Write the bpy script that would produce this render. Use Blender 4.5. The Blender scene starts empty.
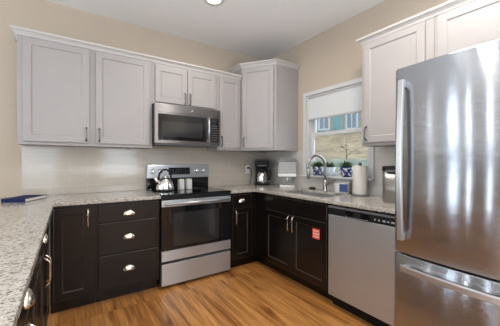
import bpy, bmesh, math, random
from mathutils import Vector, Matrix

# ------------------------------------------------------------------ camera, world, light, exposure
S = bpy.context.scene
COL = S.collection
cam_d = bpy.data.cameras.new('camera')
cam = bpy.data.objects.new('camera', cam_d)
COL.objects.link(cam)
S.camera = cam
F_PX = 269.1
cam_d.sensor_width = 36.0
cam_d.sensor_fit = 'HORIZONTAL'
cam_d.lens = F_PX * 36.0 / 500.0
cam_d.shift_x = -5.0 / 500.0
cam_d.shift_y = 0.45 / 500.0
cam_d.clip_start = 0.02
cam_d.clip_end = 300
YAW, PITCH, ROLL = 0.6073, -0.0065, 0.0029
_f = Vector((math.sin(YAW) * math.cos(PITCH), math.cos(YAW) * math.cos(PITCH), math.sin(PITCH)))
_r = Vector((math.cos(YAW), -math.sin(YAW), 0))
_u = _r.cross(_f)
_r2 = _r * math.cos(ROLL) + _u * math.sin(ROLL)
_u2 = -_r * math.sin(ROLL) + _u * math.cos(ROLL)
M = Matrix((_r2, _u2, -_f)).transposed().to_4x4()
M.translation = (-2.4814, -3.2698, 1.2414)
cam.matrix_world = M

W = bpy.data.worlds.new('sky')
S.world = W
W.use_nodes = True
bg = W.node_tree.nodes['Background']
bg.inputs['Color'].default_value = (0.80, 0.90, 1.0, 1)
bg.inputs['Strength'].default_value = 7.5

sun_d = bpy.data.lights.new('sun', 'SUN')
sun_d.energy = 0.7
sun_d.angle = math.radians(2)
sun_d.color = (1.0, 0.95, 0.85)
sun = bpy.data.objects.new('sun', sun_d)
COL.objects.link(sun)
sun.rotation_euler = Vector((-0.15, 0.75, 0.9)).to_track_quat('Z', 'Y').to_euler()


def area(name, loc, direction, sx, sy, power, color=(1, 1, 1)):
    d = bpy.data.lights.new(name, 'AREA')
    d.shape = 'RECTANGLE'
    d.size, d.size_y = sx, sy
    d.energy = power
    d.color = color
    o = bpy.data.objects.new(name, d)
    COL.objects.link(o)
    o.location = loc
    o.rotation_euler = (-Vector(direction)).to_track_quat('Z', 'Y').to_euler()
    return o


# daylight at the room's other windows; narrow side strips added to streak the fridge
area('daylight_rear', (-3.6, -6.93, 1.45), (0, 1, 0), 1.9, 1.5, 2, (0.92, 0.96, 1.0))
area('daylight_rear', (-1.0, -6.93, 1.45), (0, 1, 0), 1.1, 1.5, 14, (0.92, 0.96, 1.0))
area('side_light', (-6.195, -0.46, 1.27), (1, 0, 0), 0.30, 2.4, 16, (0.80, 0.90, 1.0))
area('side_light', (-6.195, -1.03, 1.27), (1, 0, 0), 0.07, 2.4, 12, (0.95, 0.97, 1.0))
area('side_light', (-6.195, -1.68, 1.27), (1, 0, 0), 0.10, 2.4, 7, (0.95, 0.97, 1.0))
area('side_light', (-6.18, -3.6, 1.25), (1, 0, 0), 1.9, 1.0, 12, (0.85, 0.93, 1.0))
area('streak_light', (-5.35, -0.005, 1.27), (0, -1, 0), 0.08, 2.4, 13, (0.95, 0.97, 1.0))  # strip added for one more streak in the fridge door
# broad fill lights added out of view to brighten the ceiling, no fittings
area('ceiling_fill', (-4.6, -4.4, 1.0), (0, 0, 1), 2.2, 2.2, 48, (0.80, 0.90, 1.0))
area('ceiling_fill', (-1.35, -4.7, 1.0), (0, 0, 1), 2.2, 2.2, 200, (0.80, 0.90, 1.0))
area('ceiling_fill', (-3.95, -1.7, 1.2), (0, 0, 1), 1.2, 1.2, 3, (0.80, 0.90, 1.0))

S.view_settings.view_transform = 'Standard'
S.view_settings.look = 'None'
S.view_settings.exposure = -0.39
S.view_settings.gamma = 1.0
S.view_settings.use_curve_mapping = False

rnd = random.Random(7)


# ------------------------------------------------------------------ materials
def mat(name, col=(0.8, 0.8, 0.8), rough=0.5, metal=0.0, **kw):
    m = bpy.data.materials.new(name)
    m.use_nodes = True
    b = m.node_tree.nodes['Principled BSDF']
    b.inputs['Base Color'].default_value = (*col, 1)
    b.inputs['Roughness'].default_value = rough
    b.inputs['Metallic'].default_value = metal
    for k, v in kw.items():
        b.inputs[k.replace('_', ' ')].default_value = v
    return m


class NT:
    def __init__(self, m):
        self.t = m.node_tree
        self.b = self.t.nodes['Principled BSDF']

    def n(self, typ, ins=None, **props):
        x = self.t.nodes.new(typ)
        for k, v in props.items():
            setattr(x, k, v)
        for k, v in (ins or {}).items():
            if hasattr(v, 'is_output'):
                self.t.links.new(v, x.inputs[k])
            else:
                x.inputs[k].default_value = v
        return x

    def link(self, a, k):
        self.t.links.new(a, self.b.inputs[k])

    def coords(self, scale=(1, 1, 1), rot=(0, 0, 0)):
        g = self.n('ShaderNodeNewGeometry')
        mp = self.n('ShaderNodeMapping', {'Vector': g.outputs['Position'], 'Scale': scale, 'Rotation': rot})
        return mp.outputs[0]

    def ramp(self, fac, stops, interp='LINEAR'):
        r = self.n('ShaderNodeValToRGB', {'Fac': fac})
        r.color_ramp.interpolation = interp
        e = r.color_ramp.elements
        while len(e) < len(stops):
            e.new(0.5)
        for i, (p, c) in enumerate(stops):
            e[i].position = p
            e[i].color = (*c, 1) if len(c) == 3 else c
        return r.outputs[0]

    def mix(self, fac, a, b, mode='MIX'):
        x = self.n('ShaderNodeMix', data_type='RGBA', blend_type=mode)
        for idx, v in ((0, fac), (6, a), (7, b)):
            if hasattr(v, 'is_output'):
                self.t.links.new(v, x.inputs[idx])
            else:
                x.inputs[idx].default_value = v if idx == 0 else (*v, 1)
        return x.outputs[2]

    def bump(self, h, strength=0.2, dist=0.01):
        x = self.n('ShaderNodeBump', {'Height': h, 'Strength': strength, 'Distance': dist})
        self.link(x.outputs[0], 'Normal')


def speckle(name, col, var, scale, rough, metal=0.0, bump=0.0):
    m = mat(name, col, rough, metal)
    t = NT(m)
    nz = t.n('ShaderNodeTexNoise', {'Vector': t.coords(), 'Scale': scale, 'Detail': 3.0})
    lo = tuple(max(0, c * (1 - var)) for c in col)
    hi = tuple(min(1, c * (1 + var)) for c in col)
    t.link(t.ramp(nz.outputs[0], [(0.3, lo), (0.7, hi)]), 'Base Color')
    if bump:
        t.bump(nz.outputs[0], bump, 0.002)
    return m


MAT = {}
MAT['wall'] = speckle('beige wall paint', (0.485, 0.405, 0.322), 0.03, 60, 0.85, bump=0.08)
MAT['ceiling'] = speckle('white ceiling paint', (0.84, 0.835, 0.825), 0.02, 40, 0.9, bump=0.05)
MAT['trim'] = mat('white trim paint', (0.58, 0.575, 0.57), 0.4)
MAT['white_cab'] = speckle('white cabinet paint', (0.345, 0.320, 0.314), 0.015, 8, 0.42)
MAT['dark_cab'] = speckle('espresso stained wood', (0.0065, 0.0046, 0.0040), 0.2, 14, 0.26)
MAT['dark_cab'].node_tree.nodes['Principled BSDF'].inputs['Specular IOR Level'].default_value = 0.42
MAT['nickel'] = mat('dark nickel', (0.17, 0.16, 0.155), 0.3, 1.0)
MAT['brass'] = mat('warm satin nickel', (0.80, 0.73, 0.62), 0.26, 1.0)
MAT['black'] = mat('black plastic', (0.009, 0.009, 0.0095), 0.45)
MAT['black'].node_tree.nodes['Principled BSDF'].inputs['Specular IOR Level'].default_value = 0.2
MAT['black_gloss'] = mat('black glass', (0.006, 0.006, 0.007), 0.06)
MAT['black_matte'] = mat('black enamel', (0.01, 0.01, 0.01), 0.6)
MAT['dark_grey'] = mat('dark grey steel', (0.10, 0.10, 0.105), 0.45)
MAT['window_glass_dark'] = mat('smoked oven glass', (0.022, 0.022, 0.022), 0.08)
MAT['chrome'] = mat('polished steel', (0.72, 0.71, 0.69), 0.14, 1.0)
MAT['faucet'] = mat('brushed nickel faucet', (0.36, 0.35, 0.34), 0.28, 1.0)
MAT['mark'] = mat('pale printed marks', (0.35, 0.355, 0.36), 0.5)
MAT['paper'] = speckle('white paper', (0.62, 0.585, 0.54), 0.03, 90, 0.9, bump=0.2)
MAT['page'] = mat('book pages', (0.75, 0.70, 0.62), 0.8)
MAT['blue'] = speckle('navy cloth cover', (0.010, 0.018, 0.07), 0.2, 200, 0.75)
MAT['blue'].node_tree.nodes['Principled BSDF'].inputs['Specular IOR Level'].default_value = 0.15
MAT['shade'] = mat('white roller shade fabric', (0.62, 0.63, 0.63), 0.9)
MAT['shade'].node_tree.nodes['Principled BSDF'].inputs['Transmission Weight'].default_value = 0.0
MAT['hem'] = mat('grey hem bar', (0.42, 0.41, 0.40), 0.5)
MAT['crown'] = mat('white crown paint', (0.52, 0.495, 0.475), 0.4)
MAT['bounce_floor'] = speckle('added unseen grey carpet', (0.34, 0.33, 0.32), 0.2, 300, 0.95)
MAT['edge_highlight'] = mat('espresso edge with painted highlight', (0.034, 0.027, 0.023), 0.35)  # highlight on bevels and chamfers, painted as a lighter edge colour
MAT['red'] = mat('red magnet', (0.62, 0.045, 0.03), 0.5)
MAT['cream'] = mat('cream print', (0.85, 0.62, 0.50), 0.6)
MAT['soil'] = speckle('potting soil', (0.03, 0.02, 0.014), 0.4, 200, 0.95)
MAT['leaf'] = speckle('succulent leaf', (0.045, 0.10, 0.03), 0.35, 60, 0.5)
MAT['stem'] = mat('dark stem', (0.05, 0.05, 0.025), 0.7)
MAT['white_plastic'] = mat('white plastic', (0.78, 0.77, 0.75), 0.35)
MAT['cream_ceramic'] = mat('pale grey ceramic', (0.55, 0.53, 0.50), 0.3)
MAT['podblue'] = mat('blue pack print', (0.012, 0.03, 0.16), 0.4)
MAT['sponge'] = speckle('dark scrubber', (0.03, 0.026, 0.02), 0.5, 300, 0.95)


def stainless(name, col, rough, aniso, metal, axis='Z', groove=0.0):
    m = mat(name, col, rough, metal)
    t = NT(m)
    t.b.inputs['Anisotropic'].default_value = aniso
    t.b.inputs['Anisotropic Rotation'].default_value = 0.25
    tg = t.n('ShaderNodeTangent', direction_type='RADIAL', axis=axis)
    t.link(tg.outputs[0], 'Tangent')
    g = t.n('ShaderNodeTexNoise', {'Vector': t.coords((2, 2, 900)), 'Scale': 1.0, 'Detail': 2.0})
    wv = t.n('ShaderNodeTexNoise', {'Vector': t.coords((2.6, 2.6, 0.9)), 'Scale': 1.0, 'Detail': 1.0})
    gr = t.n('ShaderNodeMath', {0: g.outputs[0], 1: groove}, operation='MULTIPLY')
    hh = t.n('ShaderNodeMath', {0: wv.outputs[0], 1: gr.outputs[0]}, operation='ADD')
    t.bump(hh.outputs[0], 0.12, 0.02)
    t.link(t.ramp(g.outputs[0], [(0.3, tuple(c * 0.94 for c in col)), (0.7, tuple(min(1, c * 1.05) for c in col))]), 'Base Color')
    return m


MAT['steel'] = stainless('brushed stainless steel', (0.54, 0.575, 0.615), 0.28, 0.9, 0.76)
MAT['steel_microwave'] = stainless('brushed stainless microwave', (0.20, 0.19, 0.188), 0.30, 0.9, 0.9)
MAT['steel_fridge'] = stainless('brushed stainless fridge', (0.385, 0.405, 0.44), 0.145, 1.0, 0.94, 'Z', 8.0)
MAT['steel_bar'] = mat('satin steel bar', (0.52, 0.52, 0.525), 0.36, 0.85)

# clear plastics / glass: thin surfaces, mostly see-through with a glossy coat
def clear(name, tint, haze, rough=0.05):
    m = bpy.data.materials.new(name)
    m.use_nodes = True
    t = m.node_tree
    t.nodes.remove(t.nodes['Principled BSDF'])
    out = t.nodes['Material Output']
    tr = t.nodes.new('ShaderNodeBsdfTransparent')
    tr.inputs[0].default_value = (*tint, 1)
    gl = t.nodes.new('ShaderNodeBsdfGlossy')
    gl.inputs['Roughness'].default_value = rough
    fr = t.nodes.new('ShaderNodeFresnel')
    fr.inputs[0].default_value = 1.35
    mx = t.nodes.new('ShaderNodeMixShader')
    t.links.new(fr.outputs[0], mx.inputs[0])
    t.links.new(tr.outputs[0], mx.inputs[1])
    t.links.new(gl.outputs[0], mx.inputs[2])
    last = mx
    if haze:
        df = t.nodes.new('ShaderNodeBsdfDiffuse')
        df.inputs[0].default_value = (0.85, 0.85, 0.84, 1)
        m2 = t.nodes.new('ShaderNodeMixShader')
        m2.inputs[0].default_value = haze
        t.links.new(mx.outputs[0], m2.inputs[1])
        t.links.new(df.outputs[0], m2.inputs[2])
        last = m2
    t.links.new(last.outputs[0], out.inputs[0])
    return m


MAT['glass'] = clear('window glass', (0.97, 0.98, 0.98), 0.0, 0.0)
MAT['clear_plastic'] = clear('clear plastic', (0.93, 0.94, 0.95), 0.10)
MAT['frosted_plastic'] = clear('frosted plastic', (0.9, 0.9, 0.9), 0.32, 0.2)


def floor_mat():
    m = mat('oak vinyl planks', (0.4, 0.2, 0.1), 0.36)
    t = NT(m)
    v = t.coords((1, 1, 1), (0, 0, math.radians(90)))
    br = t.n('ShaderNodeTexBrick', {'Vector': v, 'Color1': (0, 0, 0, 1), 'Color2': (1, 1, 1, 1), 'Mortar': (0.5, 0.5, 0.5, 1),
                                   'Scale': 1.0, 'Mortar Size': 0.0012, 'Mortar Smooth': 0.2, 'Bias': 0.0, 'Brick Width': 1.22, 'Row Height': 0.15},
             offset=0.37, offset_frequency=1)
    base = t.ramp(br.outputs[0], [(0.0, (0.4, 0.1662, 0.0425)), (0.35, (0.4557, 0.2032, 0.0553)), (0.65, (0.56, 0.266, 0.0808)), (1.0, (0.45, 0.1852, 0.0467))])
    sep = t.n('ShaderNodeVectorMath', {0: t.coords((9, 0.9, 1)), 1: br.outputs[0]}, operation='ADD')
    off = t.n('ShaderNodeVectorMath', {0: br.outputs[0], 1: (13.0, 7.0, 5.0)}, operation='MULTIPLY')
    vv = t.n('ShaderNodeVectorMath', {0: t.coords((16, 1.1, 1)), 1: off.outputs[0]}, operation='ADD')
    g = t.n('ShaderNodeTexNoise', {'Vector': vv.outputs[0], 'Scale': 1.0, 'Detail': 6.0, 'Roughness': 0.6, 'Distortion': 0.6})
    grain = t.ramp(g.outputs[0], [(0.32, (0.52, 0.42, 0.36)), (0.50, (0.95, 0.95, 0.95)), (0.72, (1.14, 1.14, 1.12))])
    vv2 = t.n('ShaderNodeVectorMath', {0: t.coords((5, 1.3, 1)), 1: off.outputs[0]}, operation='ADD')
    kn = t.n('ShaderNodeTexNoise', {'Vector': vv2.outputs[0], 'Scale': 1.0, 'Detail': 3.0, 'Distortion': 1.2})
    knots = t.ramp(kn.outputs[0], [(0.27, (0.40, 0.30, 0.24)), (0.40, (1, 1, 1))])
    vv3 = t.n('ShaderNodeVectorMath', {0: t.coords((70, 3.0, 1)), 1: off.outputs[0]}, operation='ADD')
    fg = t.n('ShaderNodeTexNoise', {'Vector': vv3.outputs[0], 'Scale': 1.0, 'Detail': 3.0})
    fine = t.ramp(fg.outputs[0], [(0.35, (0.72, 0.68, 0.64)), (0.6, (1.08, 1.08, 1.08))])
    c = t.mix(1.0, base, grain, 'MULTIPLY')
    c = t.mix(1.0, c, fine, 'MULTIPLY')
    c = t.mix(1.0, c, knots, 'MULTIPLY')
    c = t.mix(br.outputs[1], c, (0.10, 0.05, 0.025))
    t.link(c, 'Base Color')
    t.bump(g.outputs[0], 0.06, 0.003)
    return m


def granite_mat():
    m = mat('speckled granite', (0.6, 0.55, 0.5), 0.16)
    t = NT(m)
    p = t.coords()
    n1 = t.n('ShaderNodeTexNoise', {'Vector': p, 'Scale': 65.0, 'Detail': 4.0, 'Roughness': 0.6})
    n2 = t.n('ShaderNodeTexNoise', {'Vector': p, 'Scale': 140.0, 'Detail': 3.0, 'Roughness': 0.65})
    n3 = t.n('ShaderNodeTexVoronoi', {'Vector': p, 'Scale': 165.0})
    base = t.ramp(n1.outputs[0], [(0.34, (0.216, 0.184, 0.151)), (0.46, (0.403, 0.371, 0.328)), (0.62, (0.518, 0.49, 0.446)), (0.8, (0.331, 0.302, 0.266))])
    spots = t.ramp(n2.outputs[0], [(0.33, (0.10, 0.085, 0.075)), (0.42, (1, 1, 1)), (0.7, (1.08, 1.08, 1.08))])
    c = t.mix(0.9, base, spots, 'MULTIPLY')
    sep = t.n('ShaderNodeSeparateColor', {0: n3.outputs['Color']})
    fl = t.ramp(sep.outputs[0], [(0.0, (0.14, 0.12, 0.11)), (0.085, (0.14, 0.12, 0.11)), (0.09, (1, 1, 1))], 'CONSTANT')
    c = t.mix(0.75, c, fl, 'MULTIPLY')
    t.link(c, 'Base Color')
    return m


def tile_mat(name, rot, c1, c2, cm):
    m = mat(name, (0.6, 0.57, 0.53), 0.12)
    t = NT(m)
    g = t.n('ShaderNodeNewGeometry')
    s = t.n('ShaderNodeSeparateXYZ', {0: g.outputs['Position']})
    v = t.n('ShaderNodeCombineXYZ', {0: s.outputs[0 if rot == 0 else 1], 1: s.outputs[2], 2: 0.0})
    off = t.n('ShaderNodeVectorMath', {0: v.outputs[0], 1: (0.03, -0.916, 0)}, operation='ADD')
    br = t.n('ShaderNodeTexBrick', {'Vector': off.outputs[0], 'Color1': (*c1, 1), 'Color2': (*c2, 1), 'Mortar': (*cm, 1),
                                   'Scale': 1.0, 'Mortar Size': 0.0025, 'Mortar Smooth': 0.15, 'Bias': 0.0, 'Brick Width': 0.305, 'Row Height': 0.078})
    t.link(br.outputs[0], 'Base Color')
    inv = t.n('ShaderNodeMath', {0: 1.0, 1: br.outputs[1]}, operation='SUBTRACT')
    wob = t.n('ShaderNodeTexNoise', {'Vector': g.outputs['Position'], 'Scale': 9.0, 'Detail': 1.0})
    h = t.n('ShaderNodeMath', {0: inv.outputs[0], 1: wob.outputs[0]}, operation='ADD')
    t.bump(h.outputs[0], 0.35, 0.003)
    return m


def hill_mat():
    m = mat('dry grass hillside', (0.5, 0.4, 0.2), 0.95)
    t = NT(m)
    n1 = t.n('ShaderNodeTexNoise', {'Vector': t.coords((0.6, 0.6, 3.2)), 'Scale': 2.6, 'Detail': 8.0, 'Roughness': 0.72})
    c = t.ramp(n1.outputs[0], [(0.38, (0.0224, 0.0146, 0.0054)), (0.46, (0.0616, 0.0401, 0.0152)), (0.53, (0.0896, 0.0615, 0.0260)), (0.64, (0.1456, 0.1094, 0.0560))])
    g = t.n('ShaderNodeNewGeometry')
    z = t.n('ShaderNodeSeparateXYZ', {0: g.outputs['Position']})
    mz = t.n('ShaderNodeMath', {0: z.outputs[2], 1: 1.35}, operation='SUBTRACT')
    nn = t.n('ShaderNodeTexNoise', {'Vector': t.coords(), 'Scale': 1.2, 'Detail': 4.0})
    ad = t.n('ShaderNodeMath', {0: mz.outputs[0], 1: nn.outputs[0]}, operation='ADD')
    lush = t.ramp(ad.outputs[0], [(0.45, (1, 1, 1)), (0.65, (0, 0, 0))])
    grn = t.ramp(n1.outputs[0], [(0.4, (0.014, 0.0213, 0.0123)), (0.62, (0.0672, 0.0784, 0.056))])
    c = t.mix(lush, c, grn)
    t.link(c, 'Base Color')
    return m


def siding_mat():
    m = mat('teal lap siding', (0.2, 0.45, 0.45), 0.7)
    t = NT(m)
    w = t.n('ShaderNodeTexWave', {'Vector': t.coords(), 'Scale': 2.2, 'Distortion': 0.0}, bands_direction='Z', wave_profile='SAW')
    t.link(t.ramp(w.outputs[0], [(0.0, (0.0672, 0.14, 0.1456)), (0.92, (0.084, 0.1624, 0.168)), (1.0, (0.0448, 0.1232, 0.1344))]), 'Base Color')
    return m


def pot_mat(name, blotch):
    m = mat(name, (0.7, 0.72, 0.75), 0.25)
    t = NT(m)
    if blotch:
        n = t.n('ShaderNodeTexVoronoi', {'Vector': t.coords(), 'Scale': 34.0})
        c = t.ramp(n.outputs[0], [(0.0, (0.012, 0.02, 0.10)), (0.60, (0.013, 0.024, 0.11)), (0.66, (0.55, 0.57, 0.60))])
    else:
        n = t.n('ShaderNodeTexNoise', {'Vector': t.coords(), 'Scale': 70.0, 'Detail': 2.0})
        c = t.ramp(n.outputs[0], [(0.4, (0.42, 0.47, 0.55)), (0.6, (0.58, 0.62, 0.68))])
    t.link(c, 'Base Color')
    return m


MAT['floor'] = floor_mat()
MAT['granite'] = granite_mat()
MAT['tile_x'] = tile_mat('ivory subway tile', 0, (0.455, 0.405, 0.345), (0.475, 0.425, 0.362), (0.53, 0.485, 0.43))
MAT['tile_y_daylit'] = tile_mat('ivory subway tile with painted daylight', 1, (0.52, 0.485, 0.45), (0.54, 0.505, 0.47), (0.60, 0.57, 0.54))  # same tile made paler, window daylight put into its colour
MAT['hill'] = hill_mat()
MAT['siding'] = siding_mat()
MAT['pot_blue'] = pot_mat('blue patterned glaze', True)
MAT['pot_grey'] = pot_mat('pale blue grey glaze', False)
MAT['hedge'] = speckle('dark green shrub', (0.04, 0.085, 0.035), 0.6, 5, 0.9)
MAT['roof'] = speckle('grey shingles', (0.13, 0.125, 0.12), 0.3, 8, 0.9)
MAT['brown_post'] = mat('brown post', (0.10, 0.075, 0.05), 0.7)
MAT['house_trim'] = mat('white house trim', (0.24, 0.255, 0.255), 0.6)
MAT['house_glass'] = mat('house window glass', (0.03, 0.05, 0.07), 0.1)
MAT['lamp_glow'] = mat('lit lamp lens', (1, 0.95, 0.85), 0.5)
_b = MAT['lamp_glow'].node_tree.nodes['Principled BSDF']
_b.inputs['Emission Color'].default_value = (1.0, 0.86, 0.62, 1)
_b.inputs['Emission Strength'].default_value = 3.0
MAT['display'] = mat('lit clock display', (0.01, 0.012, 0.012), 0.2)
_b = MAT['display'].node_tree.nodes['Principled BSDF']
_b.inputs['Emission Color'].default_value = (0.5, 0.75, 0.8, 1)
_b.inputs['Emission Strength'].default_value = 0.03


# ------------------------------------------------------------------ mesh helpers
def new():
    return bmesh.new()


def box(bm, x0, x1, y0, y1, z0, z1, bev=0.0):
    xs, ys, zs = sorted((x0, x1)), sorted((y0, y1)), sorted((z0, z1))
    v = [bm.verts.new((x, y, z)) for z in zs for y in ys for x in xs]
    fs = [bm.faces.new([v[i] for i in q]) for q in ((0, 2, 3, 1), (4, 5, 7, 6), (0, 1, 5, 4), (2, 6, 7, 3), (0, 4, 6, 2), (1, 3, 7, 5))]
    if bev:
        es = list({e for f in fs for e in f.edges})
        bmesh.ops.bevel(bm, geom=es, offset=bev, segments=2, affect='EDGES', profile=0.6)
    return bm


def tube(bm, pts, r, seg=10, caps=True, flat=1.0):
    """round bar through pts; r a number or one radius per point"""
    pts = [Vector(p) for p in pts]
    rs = r if isinstance(r, (list, tuple)) else [r] * len(pts)
    rings = []
    side = None
    for i, p in enumerate(pts):
        d = (pts[min(i + 1, len(pts) - 1)] - pts[max(i - 1, 0)]).normalized()
        if side is None:
            side = d.cross(Vector((0, 0, 1)))
            if side.length < 1e-3:
                side = d.cross(Vector((0, 1, 0)))
        side = (side - d * side.dot(d)).normalized()
        up = d.cross(side)
        rings.append([bm.verts.new(p + (side * math.cos(a) + up * math.sin(a) * flat) * rs[i])
                      for a in (2 * math.pi * k / seg for k in range(seg))])
    for a, b in zip(rings, rings[1:]):
        for k in range(seg):
            f = bm.faces.new((a[k], a[(k + 1) % seg], b[(k + 1) % seg], b[k]))
            f.smooth = True
    if caps:
        bm.faces.new(rings[0][::-1])
        bm.faces.new(rings[-1])
    return bm


def lathe(bm, prof, cx=0, cy=0, seg=28, z=0, sq=None, smooth=True):
    """prof: list of (radius, height)"""
    rings = []
    for (r, h) in prof:
        if r < 1e-5:
            rings.append([bm.verts.new((cx, cy, z + h))])
        else:
            ring = []
            for k in range(seg):
                a = 2 * math.pi * (k + 0.5) / seg
                c, s = math.cos(a), math.sin(a)
                if sq:
                    q = (abs(c) ** sq + abs(s) ** sq) ** (-1 / sq)
                    c, s = c * q, s * q
                ring.append(bm.verts.new((cx + r * c, cy + r * s, z + h)))
            rings.append(ring)
    for a, b in zip(rings, rings[1:]):
        for k in range(seg):
            k2 = (k + 1) % seg
            if len(a) == 1 and len(b) == 1:
                continue
            if len(a) == 1:
                f = bm.faces.new((a[0], b[k2], b[k]))
            elif len(b) == 1:
                f = bm.faces.new((a[k], a[k2], b[0]))
            else:
                f = bm.faces.new((a[k], a[k2], b[k2], b[k]))
            f.smooth = smooth
    return bm


def prism(bm, poly, z0, z1):
    a = [bm.verts.new((x, y, z0)) for x, y in poly]
    b = [bm.verts.new((x, y, z1)) for x, y in poly]
    n = len(poly)
    bm.faces.new(a[::-1])
    bm.faces.new(b)
    for i in range(n):
        bm.faces.new((a[i], a[(i + 1) % n], b[(i + 1) % n], b[i]))
    return bm


def sweep(bm, path, prof, z):
    """profile (outward, up) swept along an open xy path; outward is to the right of travel; mitred corners"""
    path = [Vector(p) for p in path]
    nrm = []
    for i in range(len(path)):
        ds = []
        if i > 0:
            ds.append((path[i] - path[i - 1]).normalized())
        if i < len(path) - 1:
            ds.append((path[i + 1] - path[i]).normalized())
        ns = [Vector((d.y, -d.x)) for d in ds]
        m = sum(ns, Vector((0, 0))).normalized()
        nrm.append(m / max(0.3, m.dot(ns[0])))
    rings = [[bm.verts.new((p.x + n.x * o, p.y + n.y * o, z + h)) for o, h in prof] for p, n in zip(path, nrm)]
    k = len(prof)
    for a, b in zip(rings, rings[1:]):
        for i in range(k):
            bm.faces.new((a[i], b[i], b[(i + 1) % k], a[(i + 1) % k]))
    bm.faces.new(rings[0])
    bm.faces.new(rings[-1][::-1])
    return bm


def xform(bm, mtx, verts=None):
    bmesh.ops.transform(bm, matrix=mtx, verts=verts or bm.verts)
    return bm


def obj(name, bm, m, parent=None, loc=None, rotz=0.0, bevel=0.0, solid=0.0, sub=0, fix=True):
    if fix:
        bmesh.ops.recalc_face_normals(bm, faces=bm.faces)
    me = bpy.data.meshes.new(name)
    bm.to_mesh(me)
    bm.free()
    me.materials.append(MAT[m] if isinstance(m, str) else m)
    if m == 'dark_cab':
        me.materials.append(MAT['edge_highlight'])
    elif m == 'white_cab':
        me.materials.append(MAT['white_cab'])
    o = bpy.data.objects.new(name, me)
    COL.objects.link(o)
    if parent:
        o.parent = parent
    if loc:
        o.location = loc
    if rotz:
        o.rotation_euler = (0, 0, rotz)
    if solid:
        md = o.modifiers.new('thickness', 'SOLIDIFY')
        md.thickness = solid
        md.offset = -1
    if bevel:
        md = o.modifiers.new('edges', 'BEVEL')
        md.width = bevel
        md.segments = 2
        md.limit_method = 'ANGLE'
    if sub:
        md = o.modifiers.new('smooth', 'SUBSURF')
        md.levels = md.render_levels = sub
    return o


def tag(o, label, cat, group=None):
    o['label'] = label
    o['category'] = cat
    if group:
        o['group'] = group
    return o


def thing(name, label, cat, loc=(0, 0, 0), rotz=0.0, group=None):
    o = bpy.data.objects.new(name, None)
    o.empty_display_size = 0.1
    COL.objects.link(o)
    o.location = loc
    o.rotation_euler = (0, 0, rotz)
    return tag(o, label, cat, group)


def struct(name, bm, m, parent=None, label=None, **kw):
    o = obj(name, bm, m, parent, **kw)
    if parent is None:
        o['kind'] = 'structure'
    if label:
        o['label'] = label
    return o


def slab(bm, xs, ys, mask, z0, z1):
    """a slab made of the grid cells where mask[j][i] is set"""
    vt, vb = {}, {}
    V = lambda d, i, j, z: d.setdefault((i, j), None) or d.__setitem__((i, j), bm.verts.new((xs[i], ys[j], z))) or d[(i, j)]
    on = lambda i, j: 0 <= i < len(xs) - 1 and 0 <= j < len(ys) - 1 and mask[j][i]
    for j in range(len(ys) - 1):
        for i in range(len(xs) - 1):
            if not on(i, j):
                continue
            q = [(i, j), (i + 1, j), (i + 1, j + 1), (i, j + 1)]
            bm.faces.new([V(vt, a, b, z1) for a, b in q])
            bm.faces.new([V(vb, a, b, z0) for a, b in q][::-1])
            for (a, b), (c, d), (ni, nj) in ((q[0], q[1], (i, j - 1)), (q[1], q[2], (i + 1, j)), (q[2], q[3], (i, j + 1)), (q[3], q[0], (i - 1, j))):
                if not on(ni, nj):
                    bm.faces.new((V(vb, a, b, z0), V(vb, c, d, z0), V(vt, c, d, z1), V(vt, a, b, z1)))
    return bm


# ------------------------------------------------------------------ the setting
CZ = 2.7786
XL, YR = -6.2, -7.0          # far side wall, rear wall
T = 0.12
WY0, WY1, WZ0, WZ1 = -1.720, -0.845, 1.075, 2.062       # kitchen window opening

bm = new(); box(bm, XL - T, T, YR - T, T, -0.1, 0); struct('floor', bm, 'floor')
bm = new(); box(bm, XL - T, T, YR - T, T, CZ, CZ + 0.1); struct('ceiling', bm, 'ceiling')


def holed_wall(name, axis, at, lo, hi, holes):
    """axis 'x': wall in the plane x=at..at+T running in y; axis 'y' likewise; holes (u0,u1,z0,z1)"""
    us = sorted({lo, hi, *[h[0] for h in holes], *[h[1] for h in holes]})
    zs = sorted({0, CZ, *[h[2] for h in holes], *[h[3] for h in holes]})
    mask = [[not any(h[0] <= (us[i] + us[i + 1]) / 2 <= h[1] and h[2] <= (zs[j] + zs[j + 1]) / 2 <= h[3] for h in holes)
             for i in range(len(us) - 1)] for j in range(len(zs) - 1)]
    bm = slab(new(), us, zs, mask, 0, T)
    for v in bm.verts:
        u, z, t = v.co
        v.co = (at + t, u, z) if axis == 'x' else (u, at + t, z)
    return struct(name, bm, 'wall')


holed_wall('wall_right', 'x', 0, YR, 0, [(WY0, WY1, WZ0, WZ1)])
LW = [(-0.66, -0.26), (-1.085, -0.975), (-1.76, -1.60), (-4.60, -2.60)]  # first three are slots added for the fridge streaks
holed_wall('wall_left', 'x', XL - T, YR, 0, [(y0, y1, 0.06, 2.48) for y0, y1 in LW])
holed_wall('wall_back', 'y', 0, XL - T, T, [(-5.42, -5.28, 0.06, 2.48)])  # slot added for another fridge streak
holed_wall('wall_rear', 'y', YR - T, XL, 0, [(-4.55, -2.65, 0.7, 2.2), (-1.55, -0.45, 0.7, 2.2)])

# baseboards (only where no cabinet stands)
bm = new(); box(bm, XL, -3.75, -0.015, -0.001, 0.001, 0.10); struct('baseboard_back', bm, 'trim')

# grey carpet, unseen, added to keep orange floor out of the fridge reflection
bm = new(); box(bm, XL, -3.80, YR, -0.02, 0.0005, 0.012); struct('floor_bounce', bm, 'bounce_floor')

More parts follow.
